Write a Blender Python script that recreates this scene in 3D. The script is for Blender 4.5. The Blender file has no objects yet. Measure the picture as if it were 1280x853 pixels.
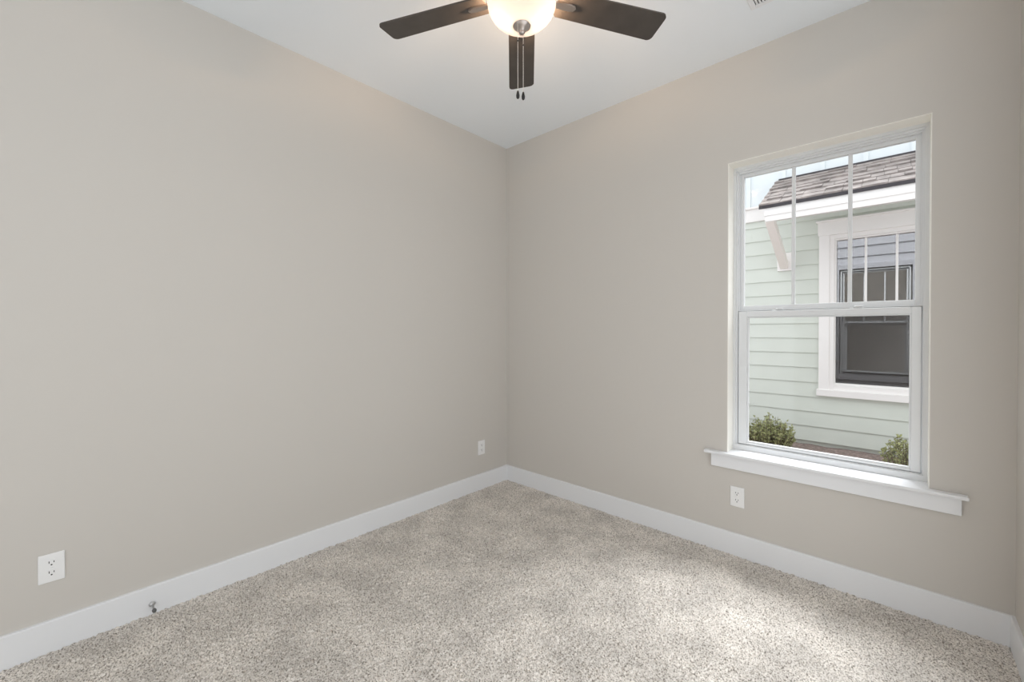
import bpy, bmesh, math, random
import numpy as np
from mathutils import Vector, Matrix

random.seed(7)
rng = np.random.default_rng(7)
S = bpy.context.scene
COL = S.collection
PI = math.pi

# ------------------------------------------------------------------ camera
cd = bpy.data.cameras.new('camera')
cam = bpy.data.objects.new('camera', cd)
COL.objects.link(cam)
CAMP = Vector((2.4094, -2.5271, 1.2357))
YAW, PITCH, ROLL, FPX = -0.7488, -0.0089, -0.0010, 524.97
fw = Vector((math.sin(YAW)*math.cos(PITCH), math.cos(YAW)*math.cos(PITCH), math.sin(PITCH)))
rt = Vector((math.cos(YAW), -math.sin(YAW), 0))
up = rt.cross(fw)
rt, up = rt*math.cos(ROLL)+up*math.sin(ROLL), -rt*math.sin(ROLL)+up*math.cos(ROLL)
cam.matrix_world = Matrix(((rt.x, up.x, -fw.x, CAMP.x), (rt.y, up.y, -fw.y, CAMP.y),
                           (rt.z, up.z, -fw.z, CAMP.z), (0, 0, 0, 1)))
cd.sensor_fit = 'HORIZONTAL'
cd.sensor_width = 36
cd.lens = FPX/1280*36
cd.shift_y = -8.46/1280
cd.clip_start = 0.02
S.camera = cam

# ------------------------------------------------------------------ sky, sun, exposure
EXPOSURE = 0.77
SKY = 1.0
SUN = 4.6
LAMP = 310.0
w = bpy.data.worlds.new('sky')
S.world = w
w.use_nodes = True
bg = w.node_tree.nodes['Background']
bg.inputs[0].default_value = (0.95, 0.98, 1.0, 1)
bg.inputs[1].default_value = SKY
sd = bpy.data.lights.new('sun', 'SUN')
sun = bpy.data.objects.new('sun', sd)
COL.objects.link(sun)
sd.energy = SUN
sd.angle = math.radians(42)
sd.color = (0.94, 0.97, 1.0)
sun_from = Vector((0.24, 0.80, 1.30))           # high behind the neighbouring house, veiled by cloud
sun.rotation_euler = sun_from.to_track_quat('Z', 'Y').to_euler()

S.view_settings.view_transform = 'Standard'
S.view_settings.look = 'None'
S.view_settings.exposure = EXPOSURE
S.view_settings.gamma = 1
S.view_settings.use_curve_mapping = False
S.cycles.max_bounces = 14
S.cycles.diffuse_bounces = 8
S.cycles.transparent_max_bounces = 16
S.cycles.sample_clamp_indirect = 6
S.cycles.caustics_reflective = False
S.cycles.use_denoising = True


# ------------------------------------------------------------------ materials
def lin(r, g, b):
    f = lambda c: c/12.92 if c <= 0.04045 else ((c+0.055)/1.055)**2.4
    return (f(r/255), f(g/255), f(b/255), 1)


def mat(name, col, rough=0.6, metal=0.0, var=0.0, vscale=8, bump=0.0, bscale=200, spec=0.4):
    m = bpy.data.materials.new(name)
    m.use_nodes = True
    nt = m.node_tree
    b = nt.nodes['Principled BSDF']
    b.inputs['Base Color'].default_value = col
    b.inputs['Roughness'].default_value = rough
    b.inputs['Metallic'].default_value = metal
    b.inputs['Specular IOR Level'].default_value = spec
    tc = nt.nodes.new('ShaderNodeTexCoord')
    if var:
        n = nt.nodes.new('ShaderNodeTexNoise')
        n.inputs['Scale'].default_value = vscale
        n.inputs['Detail'].default_value = 4
        nt.links.new(tc.outputs['Object'], n.inputs['Vector'])
        r = nt.nodes.new('ShaderNodeValToRGB')
        r.color_ramp.elements[0].position = 0.3
        r.color_ramp.elements[1].position = 0.7
        r.color_ramp.elements[0].color = tuple(c*(1-var) for c in col[:3])+(1,)
        r.color_ramp.elements[1].color = tuple(min(1, c*(1+var)) for c in col[:3])+(1,)
        nt.links.new(n.outputs['Fac'], r.inputs[0])
        nt.links.new(r.outputs[0], b.inputs['Base Color'])
    if bump:
        n2 = nt.nodes.new('ShaderNodeTexNoise')
        n2.inputs['Scale'].default_value = bscale
        n2.inputs['Detail'].default_value = 3
        nt.links.new(tc.outputs['Object'], n2.inputs['Vector'])
        bp = nt.nodes.new('ShaderNodeBump')
        bp.inputs['Strength'].default_value = bump
        bp.inputs['Distance'].default_value = 0.002
        nt.links.new(n2.outputs['Fac'], bp.inputs['Height'])
        nt.links.new(bp.outputs[0], b.inputs['Normal'])
    return m


def glass_mat(name, refl, fresnel=True, tint=(1, 1, 1, 1)):
    m = bpy.data.materials.new(name)
    m.use_nodes = True
    nt = m.node_tree
    nt.nodes.clear()
    out = nt.nodes.new('ShaderNodeOutputMaterial')
    mx = nt.nodes.new('ShaderNodeMixShader')
    tr = nt.nodes.new('ShaderNodeBsdfTransparent')
    tr.inputs[0].default_value = tint
    gl = nt.nodes.new('ShaderNodeBsdfGlossy')
    gl.inputs['Roughness'].default_value = 0.0
    if fresnel:
        fr = nt.nodes.new('ShaderNodeFresnel')
        fr.inputs['IOR'].default_value = refl
        ge = nt.nodes.new('ShaderNodeNewGeometry')     # reflect once, on the face the ray enters by
        sb = nt.nodes.new('ShaderNodeMath')
        sb.operation = 'SUBTRACT'
        sb.inputs[0].default_value = 1
        nt.links.new(ge.outputs['Backfacing'], sb.inputs[1])
        ml = nt.nodes.new('ShaderNodeMath')
        ml.operation = 'MULTIPLY'
        nt.links.new(fr.outputs[0], ml.inputs[0])
        nt.links.new(sb.outputs[0], ml.inputs[1])
        nt.links.new(ml.outputs[0], mx.inputs[0])
    else:
        mx.inputs[0].default_value = refl
    nt.links.new(tr.outputs[0], mx.inputs[1])
    nt.links.new(gl.outputs[0], mx.inputs[2])
    nt.links.new(mx.outputs[0], out.inputs[0])
    return m


M = {}
M['wall'] = mat('wall_paint', (0.60, 0.572, 0.535, 1), 0.75, bump=0.06, bscale=350, spec=0.25)
M['ceil'] = mat('ceiling_paint', (0.83, 0.87, 0.91, 1), 0.85, bump=0.05, bscale=300, spec=0.2)
M['white'] = mat('white_trim_paint', (0.80, 0.81, 0.83, 1), 0.4)
M['skylit_cream'] = mat('skylit_return_tone', (0.88, 0.86, 0.80, 1), 0.5)  # paler than the wall: daylight on the window returns put into the colour
M['vinyl'] = mat('white_vinyl', (0.72, 0.73, 0.74, 1), 0.35)
M['plastic'] = mat('white_plastic', (0.84, 0.84, 0.84, 1), 0.35)
M['slot'] = mat('dark_slot', (0.02, 0.02, 0.02, 1), 0.8)
M['nickel'] = mat('brushed_nickel', (0.48, 0.43, 0.40, 1), 0.28, 1.0)
M['steel'] = mat('zinc_plated_steel', (0.62, 0.62, 0.62, 1), 0.3, 0.9)
M['rubber'] = mat('grey_rubber', (0.12, 0.12, 0.12, 1), 0.7)
M['blade'] = mat('espresso_blade', (0.060, 0.050, 0.043, 1), 0.38, var=0.15, vscale=14)
M['fob'] = mat('black_fob', (0.012, 0.010, 0.010, 1), 0.35)
M['chain'] = mat('bead_chain', (0.85, 0.80, 0.74, 1), 0.4, 0.3)
M['mint'] = mat('mint_lap_siding', (0.625, 0.66, 0.60, 1), 0.7, var=0.02, vscale=6, bump=0.15, bscale=60)
M['batten'] = mat('pale_board_and_batten', (0.70, 0.75, 0.77, 1), 0.7)
M['ext_white'] = mat('exterior_white_trim', (0.83, 0.81, 0.79, 1), 0.6)
M['bracket'] = mat('bracket_paint', (0.86, 0.80, 0.75, 1), 0.6)
M['grey_siding'] = mat('grey_lap_siding', (0.54, 0.54, 0.57, 1), 0.7, bump=0.1, bscale=60)
M['drip'] = mat('dark_drip_edge', (0.035, 0.03, 0.035, 1), 0.6)
M['shingle'] = mat('weathered_shingle', (0.30, 0.265, 0.25, 1), 0.9, var=0.35, vscale=9, bump=0.5, bscale=400)
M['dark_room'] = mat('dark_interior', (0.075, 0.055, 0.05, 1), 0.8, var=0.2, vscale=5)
M['mulch'] = mat('brown_mulch', (0.26, 0.20, 0.18, 1), 0.95, var=0.5, vscale=45, bump=1.0, bscale=120)
M['leaf'] = mat('olive_leaf', (0.33, 0.35, 0.15, 1), 0.5, var=0.5, vscale=28)
M['stem'] = mat('brown_stem', (0.16, 0.11, 0.07, 1), 0.8)
M['glass'] = glass_mat('window_glass', 1.45)
M['coated'] = glass_mat('coated_glass', 0.33, False, (0.8, 0.8, 0.8, 1))
M['frost'] = None


def screen_mat():
    m = bpy.data.materials.new('insect_screen')
    m.use_nodes = True
    nt = m.node_tree
    nt.nodes.clear()
    out = nt.nodes.new('ShaderNodeOutputMaterial')
    mx = nt.nodes.new('ShaderNodeMixShader')
    tr = nt.nodes.new('ShaderNodeBsdfTransparent')
    df = nt.nodes.new('ShaderNodeBsdfDiffuse')
    df.inputs[0].default_value = (0.06, 0.055, 0.055, 1)
    mx.inputs[0].default_value = 0.28
    nt.links.new(tr.outputs[0], mx.inputs[1])
    nt.links.new(df.outputs[0], mx.inputs[2])
    nt.links.new(mx.outputs[0], out.inputs[0])
    return m


def frost_mat():
    m = bpy.data.materials.new('frosted_lamp_glass')
    m.use_nodes = True
    nt = m.node_tree
    nt.nodes.clear()
    out = nt.nodes.new('ShaderNodeOutputMaterial')
    a = nt.nodes.new('ShaderNodeMixShader')
    tl = nt.nodes.new('ShaderNodeBsdfTranslucent')
    tl.inputs[0].default_value = (0.033, 0.0325, 0.036, 1)
    df = nt.nodes.new('ShaderNodeBsdfDiffuse')
    df.inputs[0].default_value = (0.9, 0.87, 0.84, 1)
    a.inputs[0].default_value = 0.35
    nt.links.new(tl.outputs[0], a.inputs[1])
    nt.links.new(df.outputs[0], a.inputs[2])
    nt.links.new(a.outputs[0], out.inputs[0])
    return m


def emit_mat(name, col, s):
    m = bpy.data.materials.new(name)
    m.use_nodes = True
    nt = m.node_tree
    nt.nodes.clear()
    out = nt.nodes.new('ShaderNodeOutputMaterial')
    e = nt.nodes.new('ShaderNodeEmission')
    e.inputs[0].default_value = col
    e.inputs[1].default_value = s
    nt.links.new(e.outputs[0], out.inputs[0])
    return m


def carpet_mat():
    m = bpy.data.materials.new('beige_frieze_carpet')
    m.use_nodes = True
    nt = m.node_tree
    b = nt.nodes['Principled BSDF']
    b.inputs['Roughness'].default_value = 0.95
    b.inputs['Specular IOR Level'].default_value = 0.1
    b.inputs['Sheen Weight'].default_value = 0.15
    tc = nt.nodes.new('ShaderNodeTexCoord')
    n = nt.nodes.new('ShaderNodeTexNoise')
    n.inputs['Scale'].default_value = 190
    n.inputs['Detail'].default_value = 2
    nt.links.new(tc.outputs['Object'], n.inputs['Vector'])
    r = nt.nodes.new('ShaderNodeValToRGB')
    r.color_ramp.elements[0].position = 0.34
    r.color_ramp.elements[0].color = (0.20, 0.175, 0.145, 1)
    r.color_ramp.elements[1].position = 0.62
    r.color_ramp.elements[1].color = (0.84, 0.79, 0.735, 1)
    e = r.color_ramp.elements.new(0.47)
    e.color = (0.65, 0.60, 0.545, 1)
    nt.links.new(n.outputs['Fac'], r.inputs[0])
    # brushed pile: broad, faint changes of tone
    n2 = nt.nodes.new('ShaderNodeTexNoise')
    n2.inputs['Scale'].default_value = 5
    n2.inputs['Detail'].default_value = 3
    nt.links.new(tc.outputs['Object'], n2.inputs['Vector'])
    mr = nt.nodes.new('ShaderNodeMapRange')
    mr.inputs['From Min'].default_value = 0.35
    mr.inputs['From Max'].default_value = 0.65
    mr.inputs['To Min'].default_value = 0.86
    mr.inputs['To Max'].default_value = 1.10
    nt.links.new(n2.outputs['Fac'], mr.inputs[0])
    mx = nt.nodes.new('ShaderNodeMix')
    mx.data_type = 'RGBA'
    mx.blend_type = 'MULTIPLY'
    mx.inputs[0].default_value = 1
    nt.links.new(r.outputs[0], mx.inputs[6])
    nt.links.new(mr.outputs[0], mx.inputs[7])
    nt.links.new(mx.outputs[2], b.inputs['Base Color'])
    return m


M['screen'] = screen_mat()
M['frost'] = frost_mat()
M['bulb'] = emit_mat('lit_bulb', (1.0, 0.70, 0.46, 1), LAMP)
M['carpet'] = carpet_mat()


# ------------------------------------------------------------------ mesh helpers
def box(bm, x0, x1, y0, y1, z0, z1, bev=0.0, seg=1):
    t = bmesh.new()
    vs = [t.verts.new(p) for p in ((x0, y0, z0), (x1, y0, z0), (x1, y1, z0), (x0, y1, z0),
                                   (x0, y0, z1), (x1, y0, z1), (x1, y1, z1), (x0, y1, z1))]
    for f in ((3, 2, 1, 0), (4, 5, 6, 7), (0, 1, 5, 4), (1, 2, 6, 5), (2, 3, 7, 6), (3, 0, 4, 7)):
        t.faces.new([vs[i] for i in f])
    if bev:
        bmesh.ops.bevel(t, geom=list(t.edges), offset=bev, segments=seg, affect='EDGES', profile=0.5)
    merge(bm, t)


def merge(bm, t, mtx=None):
    if mtx is not None:
        bmesh.ops.transform(t, matrix=mtx, verts=t.verts)
    d = {v: bm.verts.new(v.co) for v in t.verts}
    for f in t.faces:
        try:
            nf = bm.faces.new([d[v] for v in f.verts])
            nf.smooth = f.smooth
        except ValueError:
            pass
    t.free()


def prism(bm, pts, a, b):
    """polygon given as points of plane A, and the same polygon shifted to plane B"""
    A = [bm.verts.new(a(p)) for p in pts]
    B = [bm.verts.new(b(p)) for p in pts]
    bm.faces.new(A[::-1])
    bm.faces.new(B)
    n = len(pts)
    for i in range(n):
        bm.faces.new((A[i], A[(i+1) % n], B[(i+1) % n], B[i]))


def lathe(bm, prof, n=48, c=(0, 0, 0), mtx=None, smooth=True):
    t = bmesh.new()
    rings = []
    for r, z in prof:
        if r < 1e-6:
            rings.append([t.verts.new((0, 0, z))])
        else:
            rings.append([t.verts.new((r*math.cos(2*PI*i/n), r*math.sin(2*PI*i/n), z)) for i in range(n)])
    for a, b in zip(rings[:-1], rings[1:]):
        for i in range(n):
            j = (i+1) % n
            if len(a) == 1 and len(b) == 1:
                continue
            if len(a) == 1:
                f = t.faces.new((a[0], b[j], b[i]))
            elif len(b) == 1:
                f = t.faces.new((a[i], a[j], b[0]))
            else:
                f = t.faces.new((a[i], a[j], b[j], b[i]))
            f.smooth = smooth
    bmesh.ops.recalc_face_normals(t, faces=t.faces)
    merge(bm, t, (mtx if mtx is not None else Matrix.Translation(c)))


def tube(bm, p, q, r0, r1=None, n=8, smooth=True):
    r1 = r0 if r1 is None else r1
    p, q = Vector(p), Vector(q)
    d = q-p
    L = d.length
    m = Matrix.Translation(p) @ d.to_track_quat('Z', 'Y').to_matrix().to_4x4()
    lathe(bm, [(0, 0), (r0, 0), (r1, L), (0, L)], n, mtx=m, smooth=smooth)


def obj(name, bm, m, parent=None):
    me = bpy.data.meshes.new(name)
    bmesh.ops.recalc_face_normals(bm, faces=bm.faces)
    bm.to_mesh(me)
    bm.free()
    o = bpy.data.objects.new(name, me)
    COL.objects.link(o)
    me.materials.append(m)
    if parent:
        o.parent = parent
    return o


def struct(name, bm, m):
    o = obj(name, bm, m)
    o['kind'] = 'structure'
    return o


def tag(o, label, cat, group=None):
    o['label'] = label
    o['category'] = cat
    if group:
        o['group'] = group
    return o


def empty(name, loc=(0, 0, 0)):
    o = bpy.data.objects.new(name, None)
    o.location = loc
    o.empty_display_size = 0.1
    COL.objects.link(o)
    return o


def new():
    return bmesh.new()


def ring(bm, x0, x1, z0, z1, wl, wr, wb, wt, y0, y1, bev=0.0015):
    """rectangular frame in the xz plane, members wl/wr/wb/wt wide"""
    box(bm, x0, x0+wl, y0, y1, z0, z1, bev)
    box(bm, x1-wr, x1, y0, y1, z0, z1, bev)
    box(bm, x0+wl, x1-wr, y0, y1, z0, z0+wb, bev)
    box(bm, x0+wl, x1-wr, y0, y1, z1-wt, z1, bev)


# ------------------------------------------------------------------ room
H, W = 2.74, 2.738
YB = -3.6                  # the room runs on behind the camera, with unseen openings added to its right and back walls for fill light
YR0, YR1, XA, XB = -0.6, -3.3, 0.45, 1.40     # the added fill opening in the right wall, and the edges of the one in the back wall
OX0, OX1, OZ0, OZ1 = 1.697, 2.498, 0.545, 2.160


def frange(a, b, s):
    return np.arange(a, b+1e-9, s)


def build_floor():
    s = 0.0045
    xs = frange(-0.0, W, s)
    ys = frange(-2.75, 0.0, s)
    nx, ny = len(xs), len(ys)
    X, Y = np.meshgrid(xs, ys)
    X = X+rng.uniform(-.4, .4, X.shape)*s
    Y = Y+rng.uniform(-.4, .4, X.shape)*s
    a = rng.normal(0, 1, X.shape)
    Z = a.copy()
    for ax in (0, 1):
        Z += 0.25*(np.roll(a, 1, ax)+np.roll(a, -1, ax))
    Z = -0.003+0.0026*np.clip(Z, -2, 2)
    X = np.clip(X, 0, W)
    Y = np.clip(Y, -2.75, 0)
    co = np.stack([X, Y, Z], -1).reshape(-1, 3)
    i = np.arange(nx*ny).reshape(ny, nx)
    q = np.stack([i[:-1, :-1], i[:-1, 1:], i[1:, 1:], i[1:, :-1]], -1).reshape(-1, 4)
    # the rest of the floor behind the camera, and the slab
    base = len(co)
    ex = np.array([(0, YB, -.003), (W, YB, -.003), (W, -2.75, -.003), (0, -2.75, -.003),
                   (-.15, YB, -.2), (W+.15, YB, -.2), (W+.15, .0, -.2), (-.15, .0, -.2),
                   (-.15, YB, -.03), (W+.15, YB, -.03), (W+.15, .0, -.03), (-.15, .0, -.03)])
    co = np.concatenate([co, ex])
    qe = np.array([(0, 1, 2, 3), (7, 6, 5, 4), (8, 9, 10, 11), (4, 5, 9, 8), (5, 6, 10, 9), (6, 7, 11, 10), (7, 4, 8, 11)])+base
    q = np.concatenate([q, qe])
    me = bpy.data.meshes.new('floor')
    me.vertices.add(len(co))
    me.vertices.foreach_set('co', co.astype(np.float32).ravel())
    me.loops.add(q.size)
    me.loops.foreach_set('vertex_index', q.astype(np.int32).ravel())
    me.polygons.add(len(q))
    me.polygons.foreach_set('loop_start', np.arange(0, q.size, 4, dtype=np.int32))
    me.polygons.foreach_set('loop_total', np.full(len(q), 4, dtype=np.int32))
    me.update()
    me.validate()
    me.materials.append(M['carpet'])
    o = bpy.data.objects.new('floor', me)
    COL.objects.link(o)
    o['kind'] = 'structure'


build_floor()

b = new()
box(b, -0.15, W+0.15, YB-.15, 0.16, H, H+0.25)
struct('ceiling', b, M['ceil'])
b = new()
box(b, -0.15, 0, YB, 0.0, -0.01, H)
struct('wall_left', b, M['wall'])
b = new()
box(b, W, W+0.15, YR0, 0.0, -0.01, H)
box(b, W, W+0.15, YB, YR1, -0.01, H)
struct('wall_right', b, M['wall'])
b = new()
box(b, XB, W+0.15, YB-.15, YB, -0.01, H)
box(b, -0.15, XA, YB-.15, YB, -0.01, H)
struct('wall_back', b, M['wall'])
b = new()
for x0, x1, z0, z1 in ((-0.15, OX0, -0.01, H), (OX1, W+0.15, -0.01, H), (OX0, OX1, -0.01, OZ0), (OX0, OX1, OZ1, H)):
    box(b, x0, x1, 0, 0.125, z0, z1)
struct('wall_front', b, M['wall'])

BH, BT = 0.119, 0.014


def baseboard(name, p0, p1, inward):
    """flat board with an eased top edge from p0 to p1, thickness towards inward"""
    bm = new()
    p0, p1, n = Vector(p0+(0,)), Vector(p1+(0,)), Vector(inward+(0,))
    pr = [(0, -.012), (BT, -.012), (BT, BH-.004), (BT-.001, BH-.0015), (BT-.0035, BH), (0, BH)]
    prism(bm, pr, lambda q: p0+n*q[0]+Vector((0, 0, q[1])), lambda q: p1+n*q[0]+Vector((0, 0, q[1])))
    struct(name, bm, M['white'])


baseboard('baseboard_left', (0, YB), (0, 0), (1, 0))
baseboard('baseboard_front', (BT, 0), (W-BT, 0), (0, -1))
baseboard('baseboard_right', (W, YR0), (W, 0), (-1, 0))

# ------------------------------------------------------------------ window in the front wall
win = empty('window_1', ((OX0+OX1)/2, 0.11, OZ0))
win['kind'] = 'structure'


def wpart(name, bm, m, parent=win):
    o = obj(name, bm, m)
    o.parent = parent

    o.matrix_parent_inverse = Matrix.Translation(-Vector(win.location))
    return o


FY = 0.095
b = new()                                             # outer frame: stepped vinyl jambs, head and sill
ring(b, OX0, OX1, 0.553, OZ1, 0.016, 0.016, 0.032, 0.018, FY, 0.175, 0)
ring(b, OX0+.016, OX1-.016, 0.585, OZ1-.018, 0.009, 0.006, 0.004, 0.010, FY+.009, 0.175, 0)
ring(b, OX0+.025, OX1-.022, 1.345, OZ1-.028, 0.006, 0.006, 0.004, 0.008, FY+.021, 0.175, 0)
ring(b, OX0+.020, OX1-.020, 0.560, OZ1-.020, 0.024, 0.024, 0.030, 0.020, 0.1605, 0.175, 0)
frame = wpart('window_frame', b, M['vinyl'])
b = new()                                             # sky brightness put into the colour of thin strips over the drywall returns
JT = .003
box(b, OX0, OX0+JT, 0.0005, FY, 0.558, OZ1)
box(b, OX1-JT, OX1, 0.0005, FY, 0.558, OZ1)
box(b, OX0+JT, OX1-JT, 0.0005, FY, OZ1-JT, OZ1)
wpart('skylit_return', b, M['skylit_cream'])
b = new()                                             # upper sash, set back
ring(b, 1.727, 2.472, 1.335, 2.125, 0.018, 0.022, 0.040, 0.018, 0.134, 0.160)
upper = wpart('upper_sash', b, M['vinyl'])
b = new()                                             # lower sash, in front
ring(b, 1.7255, 2.4725, 0.592, 1.342, 0.044, 0.033, 0.011, 0.032, 0.105, 0.133, 0.002)
ring(b, 1.7695, 2.4395, 0.603, 1.310, 0.006, 0.006, 0.007, 0.006, 0.110, 0.130, 0.001)
lower = wpart('lower_sash', b, M['vinyl'])
b = new()
box(b, 1.744, 2.451, 0.1475, 0.1485, 1.373, 2.109)
wpart('upper_pane', b, M['glass'])
b = new()
box(b, 1.774, 2.435, 0.1195, 0.1205, 0.609, 1.305)
wpart('lower_pane', b, M['glass'])
for mxx in (1.981, 2.217):
    b = new()
    box(b, mxx-.0085, mxx+.0085, 0.1425, 0.1535, 1.372, 2.110, 0.002)
    wpart('muntin', b, M['vinyl'])
for lx in (1.915, 2.245):
    b = new()
    box(b, lx-.028, lx+.028, 0.112, 0.132, 1.342, 1.347, 0.0015)
    lathe(b, [(0, 0), (.011, 0), (.011, .005), (.008, .008), (0, .008)], 20, (lx, 0.121, 1.347))
    box(b, lx-.002, lx+.024, 0.108, 0.118, 1.349, 1.355, 0.002)
    wpart('sash_lock', b, M['vinyl'])
b = new()                                             # stool with horns, and the apron under it
pr = [(1.585, -.040), (2.611, -.040), (2.611, 0.0), (OX1, 0.0), (OX1, FY+.001), (OX0, FY+.001), (OX0, 0.0), (1.585, 0.0)]
prism(b, pr, lambda q: (q[0], q[1], 0.543), lambda q: (q[0], q[1], 0.558))
o = wpart('window_sill', b, M['white'])
md = o.modifiers.new('bevel', 'BEVEL')
md.width = 0.003
md.segments = 2
b = new()
box(b, 1.617, 2.592, -0.018, 0.0, 0.471, 0.543, 0.002)
wpart('apron', b, M['white'])

# ------------------------------------------------------------------ outer face of this house (mirrored in the window opposite)
EX0, EX1 = 1.675, 2.520


def lap(bm, x0, x1, zb, zt, e, yout, sgn, holes):
    """lap boards: each course proud at its lower edge; sgn=-1 faces -y; holes = (x0,x1,z0,z1)"""
    z = zb
    while z < zt-1e-6:
        z1 = min(z+e, zt)
        cuts = sorted({z, z1}.union({h for q in holes for h in q[2:4] if z < h < z1}))
        for za, zc in zip(cuts[:-1], cuts[1:]):
            spans = [(x0, x1)]
            zm = (za+zc)/2
            for hx0, hx1, hz0, hz1 in holes:
                if hz0 < zm < hz1:
                    ns = []
                    for s0, s1 in spans:
                        if hx0 > s0:
                            ns.append((s0, min(hx0, s1)))
                        if hx1 < s1:
                            ns.append((max(hx1, s0), s1))
                    spans = ns
            def yy(zz):
                return yout-sgn*0.013*(zz-z)/e
            for s0, s1 in spans:
                pts = [(yy(za), za), (yy(zc), zc), (yout-sgn*0.035, zc), (yout-sgn*0.035, za)]
                prism(bm, pts, lambda q: (s0, q[0], q[1]), lambda q: (s1, q[0], q[1]))
        z += e


b = new()
lap(b, -0.15, W+0.15, 0.0, 2.99, 0.1575, 0.175, 1, [(EX0, EX1, 0.535, 2.185)])
struct('trim_1', b, M['grey_siding'])
b = new()
ring(b, EX0-.065, EX1+.065, 0.47, 2.25, 0.072, 0.072, 0.075, 0.075, 0.150, 0.195)
struct('trim_2', b, M['grey_siding'])

# ------------------------------------------------------------------ ground between the houses
b = new()
nx, ny = 90, 44
gx = np.linspace(-3, 6.5, nx)
gy = np.linspace(0.14, 3.1, ny)
V = [[b.verts.new((x, y, -0.004+0.012*(y > 1.6)+random.uniform(-.012, .008))) for x in gx] for y in gy]
for j in range(ny-1):
    for i in range(nx-1):
        b.faces.new((V[j][i], V[j][i+1], V[j+1][i+1], V[j+1][i]))
struct('ground', b, M['mulch'])

# ------------------------------------------------------------------ the house opposite
NY = 2.95
nh = empty('neighbor_house', (2.25, NY, 0))
tag(nh, 'pale mint lap-sided house seen through the window, with a small shingled roof', 'house')


def hpart(name, bm, m, parent=None):
    o = obj(name, bm, m)
    if parent is None:
        o.parent = nh
        o.matrix_parent_inverse = Matrix.Translation(-Vector(nh.location))
    else:
        o.parent = parent
    return o


GX0, GX1, GZ0, GZ1 = 1.908, 2.600, 0.697, 2.163
CX = (GX0+GX1)/2
b = new()
lap(b, -3.0, 6.5, 0.05, 2.50, 0.1575, NY-.008, -1, [(1.845, 2*CX-1.845, 0.60, 2.24)])
box(b, -3.0, 6.5, NY+.028, NY+.05, -0.05, 0.3)
hpart('lap_siding', b, M['mint'])
b = new()
box(b, -3.0, 6.5, NY+.002, NY+.10, 2.50, 3.95)
x = 1.09-12*.348
while x < 6.5:
    box(b, x-.02, x+.02, NY-.014, NY+.002, 2.66, 3.95)
    x += .348
hpart('board_and_batten_wall', b, M['batten'])
b = new()
box(b, -3.0, 1.42, NY-.030, NY+.002, 2.485, 2.648, .002)
box(b, -3.0, 1.42, NY-.052, NY+.002, 2.630, 2.652, .002)
hpart('frieze_trim', b, M['ext_white'])

# window of the house opposite
b = new()
CW = 0.088
x0, x1 = 1.763, 2*CX-1.763
box(b, x0, x0+CW, NY-.034, NY+.02, .612, 2.225, .002)
box(b, x1-CW, x1, NY-.034, NY+.02, .612, 2.225, .002)
box(b, x0-.010, x1+.010, NY-.040, NY+.02, 2.222, 2.362, .002)
box(b, x0-.026, x1+.026, NY-.062, NY+.02, 2.360, 2.378, .002)
box(b, x0-.016, x1+.016, NY-.046, NY+.02, .546, .614, .002)
wh = hpart('window', b, M['ext_white'])


def hsub(name, bm, m):
    return hpart(name, bm, m, wh)


b = new()
ring(b, 1.850, 2*CX-1.850, .612, 2.224, .040, .040, .055, .045, NY-.020, NY+.06, .002)
ring(b, 1.889, 2*CX-1.889, 1.425, 2.180, .019, .019, .030, .017, NY-.004, NY+.06, .002)
ring(b, 1.889, 2*CX-1.889, .665, 1.440, .012, .012, .022, .022, NY+.008, NY+.06, .002)
hsub('window_frame', b, M['ext_white'])
for mx_ in (GX0+.231, GX1-.231):
    b = new()
    box(b, mx_-.010, mx_+.010, NY+.012, NY+.026, 1.45, 2.165, .002)
    hsub('muntin', b, M['ext_white'])
b = new()
box(b, GX0-.005, GX1+.005, NY+.029, NY+.031, 1.45, 2.17)
hsub('upper_pane', b, M['coated'])
b = new()
box(b, GX0-.010, GX1+.010, NY+.044, NY+.046, .68, 1.44)
hsub('lower_pane', b, M['coated'])
b = new()
box(b, GX0-.006, GX1+.006, NY+.018, NY+.019, .685, 1.42)
hsub('insect_screen', b, M['screen'])
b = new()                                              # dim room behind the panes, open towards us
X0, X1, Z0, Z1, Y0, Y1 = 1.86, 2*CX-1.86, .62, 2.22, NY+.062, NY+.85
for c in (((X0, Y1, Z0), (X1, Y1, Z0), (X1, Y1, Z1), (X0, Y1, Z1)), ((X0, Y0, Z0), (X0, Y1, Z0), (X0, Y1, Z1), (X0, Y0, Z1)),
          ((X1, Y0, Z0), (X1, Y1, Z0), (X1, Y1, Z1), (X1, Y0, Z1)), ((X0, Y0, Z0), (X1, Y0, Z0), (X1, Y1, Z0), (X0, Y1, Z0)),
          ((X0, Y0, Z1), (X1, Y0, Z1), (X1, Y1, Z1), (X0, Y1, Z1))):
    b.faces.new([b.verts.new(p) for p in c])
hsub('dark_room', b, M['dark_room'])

# small pent roof over that window
EYV, EZ, TZ = 2.15, 2.453, 2.905
RX0, RX1 = 1.372, 3.136
sl = Vector((0, NY-EYV, TZ-EZ))
SLN = sl.length
su = sl.normalized()
sn = Vector((0, -su.z, su.y))


def rp(x, s, t):
    return Vector((x, EYV, EZ))+su*s+sn*t


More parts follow.
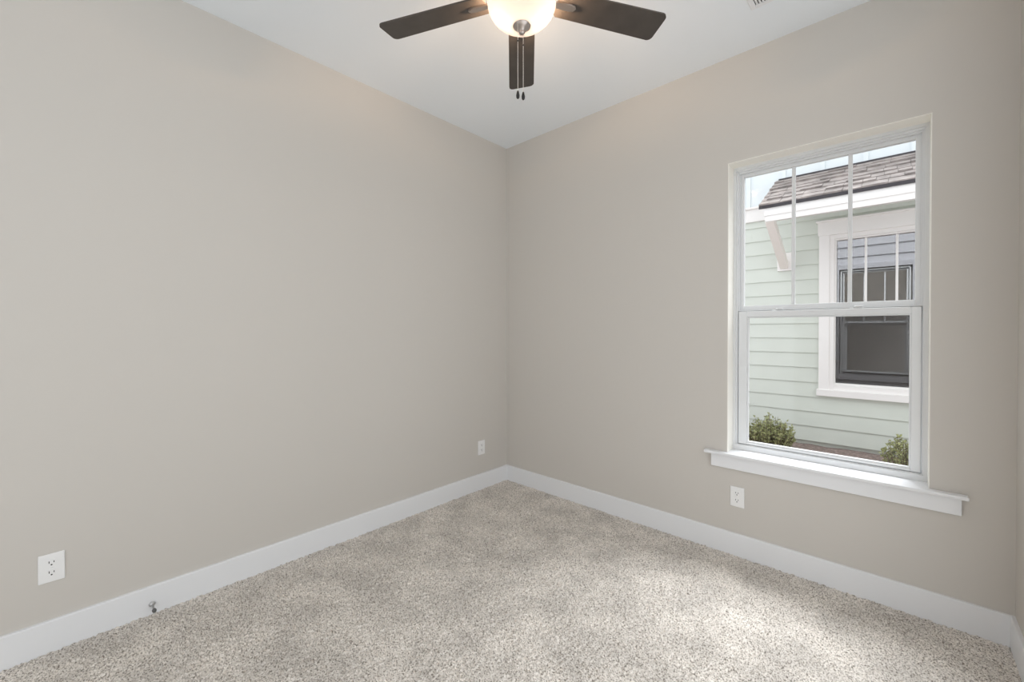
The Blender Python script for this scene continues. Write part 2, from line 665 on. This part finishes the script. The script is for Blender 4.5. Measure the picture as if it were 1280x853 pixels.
b = new()
rows = 7
ex = SLN/rows
for k in range(rows):
    x = RX0-random.uniform(0, .1)
    while x < RX1:
        wdt = random.choice((.09, .13, .17, .22))
        xa, xb = max(x, RX0), min(x+wdt-.003, RX1)
        if xb-xa > .01:
            th = random.choice((.011, .016, .023))
            lift = random.uniform(-.006, .010)
            s0, s1 = k*ex-.006+lift*(k > 0), (k+1)*ex+.02
            pts = [(s0, .001), (s0, th+.001), (s1, .004), (s1, .001)]
            if k == rows-1:
                pts[2], pts[3] = (SLN-.004, .004), (SLN-.004, .001)
            prism(b, pts, lambda q: rp(xa, *q), lambda q: rp(xb, *q))
        x += wdt
rf = hpart('pent_roof', b, M['shingle'])
b = new()
prism(b, [(0.0, -.003), (0.0, .001), (SLN, .001), (SLN, -.003)], lambda q: rp(RX0+.004, *q), lambda q: rp(RX1-.004, *q))
box(b, RX0, RX1, EYV-.006, EYV+.006, EZ-.032, EZ+.002)
box(b, RX0+.02, RX1-.02, NY-.022, NY+.004, TZ-.008, TZ+.012)
hpart('drip_edge', b, M['drip'], rf).matrix_parent_inverse = Matrix.Identity(4)
b = new()
prism(b, [(0.03, -.020), (0.03, -.003), (SLN-.005, -.003), (SLN-.005, -.020)], lambda q: rp(RX0+.03, *q), lambda q: rp(RX1-.03, *q))
box(b, RX0+.042, RX1-.042, EYV+.010, EYV+.030, 2.350, 2.424, .001)
box(b, RX0+.050, RX1-.050, EYV+.020, EYV+.075, 2.296, 2.354, .001)
# triangular end boards closing the roof's sides
for xa in (RX0+.042, RX1-.062):
    prism(b, [(EYV+.030, 2.352), (NY-.002, 2.352+.42), (NY-.002, 2.88), (EYV+.030, 2.43)],
          lambda q: (xa, q[0], q[1]), lambda q: (xa+.02, q[0], q[1]))
hpart('fascia', b, M['ext_white'])
for xc in (1.452, 2*CX-1.452):
    b = new()
    dv = Vector((0, NY-.045-2.215, 1.955-2.325)).normalized()
    nv = Vector((0, -dv.z, dv.y))*.038
    P, Q = Vector((0, 2.215, 2.325)), Vector((0, NY-.030, 1.945))
    pts = [(P.y-nv.y, P.z-nv.z), (P.y+nv.y, P.z+nv.z), (Q.y+nv.y, Q.z+nv.z), (Q.y-nv.y, Q.z-nv.z)]
    prism(b, pts, lambda q: (xc-.036, q[0], q[1]), lambda q: (xc+.036, q[0], q[1]))
    o = hpart('bracket', b, M['bracket'])
    b = new()
    box(b, xc-.068, xc+.068, NY-.032, NY+.004, 1.892, 2.09, .003)
    hpart('mounting_block', b, M['ext_white'], o)


# ------------------------------------------------------------------ shrubs in the bed
def shrub(loc, rad, hgt, nst, label, seed):
    r = random.Random(seed)
    root = empty('shrub', loc)
    tag(root, label, 'shrub')
    st, lf = new(), new()
    for k in range(nst):
        a = r.uniform(0, 2*PI)
        rr = rad*math.sqrt(r.random())
        top = Vector((rr*math.cos(a), rr*math.sin(a), hgt*(1-.40*(rr/rad)**2)*r.uniform(.55, 1.0)))
        base = Vector((.06*math.cos(a)*r.random(), .06*math.sin(a)*r.random(), 0))
        mid = base.lerp(top, .5)+Vector((.25*(top.x-base.x), .25*(top.y-base.y), -.02))
        tube(st, base, mid, .0035, .0025, 5)
        tube(st, mid, top, .0025, .0012, 5)
        for j in range(r.randint(12, 18)):
            t = r.uniform(.15, 1.05)
            p = mid.lerp(top, t) if r.random() < .8 else base.lerp(mid, r.uniform(.5, 1))
            d = Vector((r.uniform(-1, 1), r.uniform(-1, 1), r.uniform(-.2, 1))).normalized()
            s = d.cross(Vector((r.uniform(-1, 1), r.uniform(-1, 1), r.uniform(-1, 1)))).normalized()
            L = r.uniform(.020, .034)
            wd = L*.32
            nrm = d.cross(s)*(-L*.12)
            q = [p, p+d*L*.45+s*wd+nrm, p+d*L, p+d*L*.45-s*wd+nrm]
            vs = [lf.verts.new(v) for v in q]
            lf.faces.new((vs[0], vs[1], vs[2]))
            lf.faces.new((vs[0], vs[2], vs[3]))
    obj('stem', st, M['stem'], root)
    obj('foliage', lf, M['leaf'], root)


shrub((1.405, 2.46, 0.0), 0.235, 0.37, 210, 'fuller green shrub in the mulch bed outside, at the left of the window', 3)
shrub((2.46, 2.46, 0.0), 0.20, 0.33, 75, 'sparse green shrub below the mint house window, at the right of the window', 5)

# ------------------------------------------------------------------ ceiling fan
HX, HY, ZB = 1.412, -1.401, 2.43
fan = empty('ceiling_fan', (HX, HY, H))
tag(fan, 'dark-bladed ceiling fan with lit frosted bowl light hanging from the ceiling', 'fan')


def fpart(name, bm, m, parent=fan):
    o = obj(name, bm, m)
    o.parent = parent
    return o


def fz(z):
    return z-H


b = new()
lathe(b, [(0, 0), (.062, 0), (.064, -.012), (.056, -.040), (.030, -.052), (.016, -.054), (0, -.054)], 40)
fpart('canopy', b, M['nickel'])
b = new()
tube(b, (0, 0, -.05), (0, 0, fz(2.585)), .011, n=20)
fpart('downrod', b, M['nickel'])
b = new()
lathe(b, [(0, fz(2.60)), (.030, fz(2.60)), (.055, fz(2.585)), (.090, fz(2.565)), (.108, fz(2.535)), (.110, fz(2.495)),
          (.100, fz(2.465)), (.092, fz(2.455)), (0, fz(2.455))], 48)
fpart('motor_housing', b, M['nickel'])
b = new()
lathe(b, [(0, fz(2.458)), (.055, fz(2.458)), (.055, fz(2.443)), (.062, fz(2.440)), (.062, fz(2.425)), (.020, fz(2.422)), (0, fz(2.422))], 40)
fpart('light_fitter', b, M['nickel'])

A0, PIT, RB, WT, WR = math.radians(131.72), math.radians(-9.73), 0.568, 0.120, 0.098
R0 = 0.135


def blade_bm():
    """one blade along +x with rounded tip corners, tilted about its length"""
    bm = new()
    out = []
    cr = .020

    def hw(r):
        return (WR+(WT-WR)*r/RB)/2
    out.append((R0, -hw(R0)+.012))
    out.append((R0+.012, -hw(R0)))
    for i in range(7):
        t = -PI/2+i*PI/12
        out.append((RB-cr+cr*math.cos(t), -hw(RB)+cr+cr*math.sin(t)))
    for i in range(7):
        t = i*PI/12
        out.append((RB-cr+cr*math.cos(t), hw(RB)-cr+cr*math.sin(t)))
    out.append((R0+.012, hw(R0)))
    out.append((R0, hw(R0)-.012))
    prism(bm, out, lambda q: (q[0], q[1], -.003), lambda q: (q[0], q[1], .003))
    bmesh.ops.rotate(bm, verts=bm.verts, cent=(0, 0, 0), matrix=Matrix.Rotation(PIT, 3, 'X'))
    return bm


def iron_bm():
    bm = new()
    t = new()                                         # tongue under the blade
    out = [(.075, -.014), (.110, -.011), (.150, -.012), (.185, -.015), (.203, -.011), (.210, 0), (.203, .011),
           (.185, .015), (.150, .012), (.110, .011), (.075, .014)]
    prism(t, out, lambda q: (q[0], q[1], -.010), lambda q: (q[0], q[1], -.003))
    bmesh.ops.bevel(t, geom=[e for e in t.edges if abs(e.verts[0].co.z+.010) < 1e-5 and abs(e.verts[1].co.z+.010) < 1e-5],
                    offset=.0025, segments=2, affect='EDGES')
    merge(bm, t, Matrix.Rotation(PIT, 4, 'X'))
    box(bm, .060, .098, -.012, .012, -.006, .028, .003)
    return bm


bl0 = ir0 = None
for k in range(5):
    ang = A0+k*2*PI/5
    if k == 0:
        bl = bl0 = fpart('blade', blade_bm(), M['blade'])
        ir = ir0 = fpart('blade_iron', iron_bm(), M['nickel'], bl)
    else:
        bl, ir = bl0.copy(), ir0.copy()
        COL.objects.link(bl)
        COL.objects.link(ir)
        ir.parent = bl
    bl.location = (0, 0, fz(ZB))
    bl.rotation_euler = (0, 0, ang)

BR, BD, BZ = 0.1215, 0.083, 2.398
b = new()                                              # open-topped bowl, 3 mm glass
po = [(BR*math.cos(t), fz(BZ)-BD*math.sin(t)) for t in np.linspace(0, PI/2-.06, 22)]
pi_ = [((BR-.003)*math.cos(t), fz(BZ)-(BD-.003)*math.sin(t)) for t in np.linspace(PI/2-.06, 0, 22)]
t_ = po
lathe(b, t_, 64)
fpart('light_bowl', b, M['frost'])
b = new()
tube(b, (0, 0, fz(2.43)), (0, 0, fz(2.315)), .005, n=10)
fpart('bowl_rod', b, M['nickel'])
RTV = Vector((0.733, 0.680, 0))
for s in (-1, 1):
    b = new()
    c = RTV*(.050*s)
    lathe(b, [(0, -.034), (.012, -.031), (.019, -.020), (.021, -.008), (.018, .004), (.011, .016), (.009, .026), (0, .026)], 20,
          (c.x, c.y, fz(2.386)))
    fpart('light_bulb', b, M['bulb'])
b = new()
zt = fz(2.3205)
lathe(b, [(0, zt+.004), (.030, zt+.004), (.0325, zt), (.031, zt-.004), (.020, zt-.011), (.012, zt-.018), (.009, zt-.021),
          (.011, zt-.024), (.0095, zt-.029), (.004, zt-.032), (0, zt-.032)], 36)
fpart('finial', b, M['nickel'])
FWV = Vector((-0.680, 0.733, 0))


def chain(off, ztop, zbot):
    bm = new()
    z = ztop
    tube(bm, (off.x, off.y, fz(ztop)), (off.x, off.y, fz(zbot)), .0007, n=5)
    while z > zbot:
        t = new()
        bmesh.ops.create_icosphere(t, subdivisions=1, radius=.0011)
        merge(bm, t, Matrix.Translation((off.x, off.y, fz(z))))
        z -= .0042
    c = fpart('pull_chain', bm, M['chain'])
    bm = new()
    lathe(bm, [(0, .003), (.0022, .002), (.0024, -.002), (0, -.003)], 10, (off.x, off.y, fz(2.252)))
    fpart('chain_joint', bm, M['fob'], c)
    bm = new()
    lathe(bm, [(0, .004), (.003, .003), (.0045, -.004), (.0062, -.012), (.0055, -.020), (.003, -.024), (0, -.025)], 16,
          (off.x, off.y, fz(zbot)))
    fpart('fob', bm, M['fob'], c)


chain(RTV*-.0145+FWV*-.022, 2.316, 2.074)
chain(RTV*.005, 2.292, 2.082)


# ------------------------------------------------------------------ outlets
def outlet(loc, rotz, label):
    """built facing -y, back on y=0"""
    root = empty('wall_outlet', loc)
    root.rotation_euler = (0, 0, rotz)
    tag(root, label, 'outlet', 'duplex outlets on the walls')
    bm = new()
    box(bm, -.0355, .0355, -.0055, 0, -.055, .055, .0028, 3)
    obj('cover_plate', bm, M['plastic'], root)
    for s in (-1, 1):
        zc = s*.0193
        bm = new()
        pts = []
        for i in range(24):
            t = 2*PI*i/24
            pts.append((.0172*math.cos(t), max(-.0135, min(.0135, .0172*math.sin(t)))))
        prism(bm, pts, lambda q: (q[0], -.0075, zc+q[1]), lambda q: (q[0], -.004, zc+q[1]))
        rc = obj('receptacle', bm, M['plastic'], root)
        for sx, hh in ((-.0064, .0042), (.0064, .0034)):
            bm = new()
            box(bm, sx-.0011, sx+.0011, -.0079, -.006, zc+.004-hh, zc+.004+hh)
            obj('slot', bm, M['slot'], rc)
        bm = new()
        lathe(bm, [(0, 0), (.0026, 0), (.0026, .002), (0, .002)], 12,
              mtx=Matrix.Translation((0, -.0059, zc-.0065)) @ Matrix.Rotation(PI/2, 4, 'X'))
        obj('ground_hole', bm, M['slot'], rc)
    bm = new()
    lathe(bm, [(0, 0), (.0032, 0), (.0028, .0012), (0, .0014)], 14,
          mtx=Matrix.Translation((0, -.0055, 0)) @ Matrix.Rotation(PI/2, 4, 'X'))
    obj('screw', bm, M['plastic'], root)


outlet((0, -2.556, .320), PI/2, 'white outlet on the left wall near the door stop')
outlet((0, -.290, .321), PI/2, 'white outlet low on the left wall near the room corner')
outlet((1.750, 0, .320), 0, 'white outlet on the window wall below the window sill')

# ------------------------------------------------------------------ door stop on the left baseboard
ds = empty('door_stop', (BT, -2.262, .042))
tag(ds, 'small metal door stop with dark rubber tip on the left baseboard', 'door stop')
RY = Matrix.Rotation(PI/2, 4, 'Y')
b = new()
lathe(b, [(0, 0), (.0115, 0), (.0115, .003), (.007, .006), (.0055, .012), (0, .012)], 24, mtx=RY)
obj('base', b, M['steel'], ds)
b = new()
lathe(b, [(0, .010), (.0042, .010), (.0042, .056), (.0062, .057), (.0062, .060), (0, .060)], 18, mtx=RY)
obj('shaft', b, M['steel'], ds)
b = new()
lathe(b, [(0, .058), (.0072, .058), (.0078, .064), (.0068, .071), (0, .073)], 20, mtx=RY)
obj('rubber_tip', b, M['rubber'], ds)

# ------------------------------------------------------------------ ceiling register
vt = empty('ceiling_vent', (2.060, -.413, H))
tag(vt, 'white slotted air vent in the ceiling near the window wall', 'vent')
vx, vy = .155, .083
b = new()
ring_pts = ((-vx-.022, -vx, -vy-.022, vy+.022), (vx, vx+.022, -vy-.022, vy+.022), (-vx, vx, -vy-.022, -vy), (-vx, vx, vy, vy+.022))
for x0, x1, y0, y1 in ring_pts:
    box(b, x0, x1, y0, y1, -.006, 0, .002)
obj('vent_frame', b, M['white'], vt)
b = new()
box(b, -vx, vx, -vy, vy, -.0012, 0)
obj('dark_duct', b, M['slot'], vt)
b = new()
x = -vx+.008
while x < vx:
    t = new()
    box(t, -.0046, .0046, -vy, vy, -.0008, .0008)
    merge(b, t, Matrix.Translation((x, 0, -.0042)) @ Matrix.Rotation(.35, 4, 'Y'))
    x += .0125
obj('louvers', b, M['white'], vt)
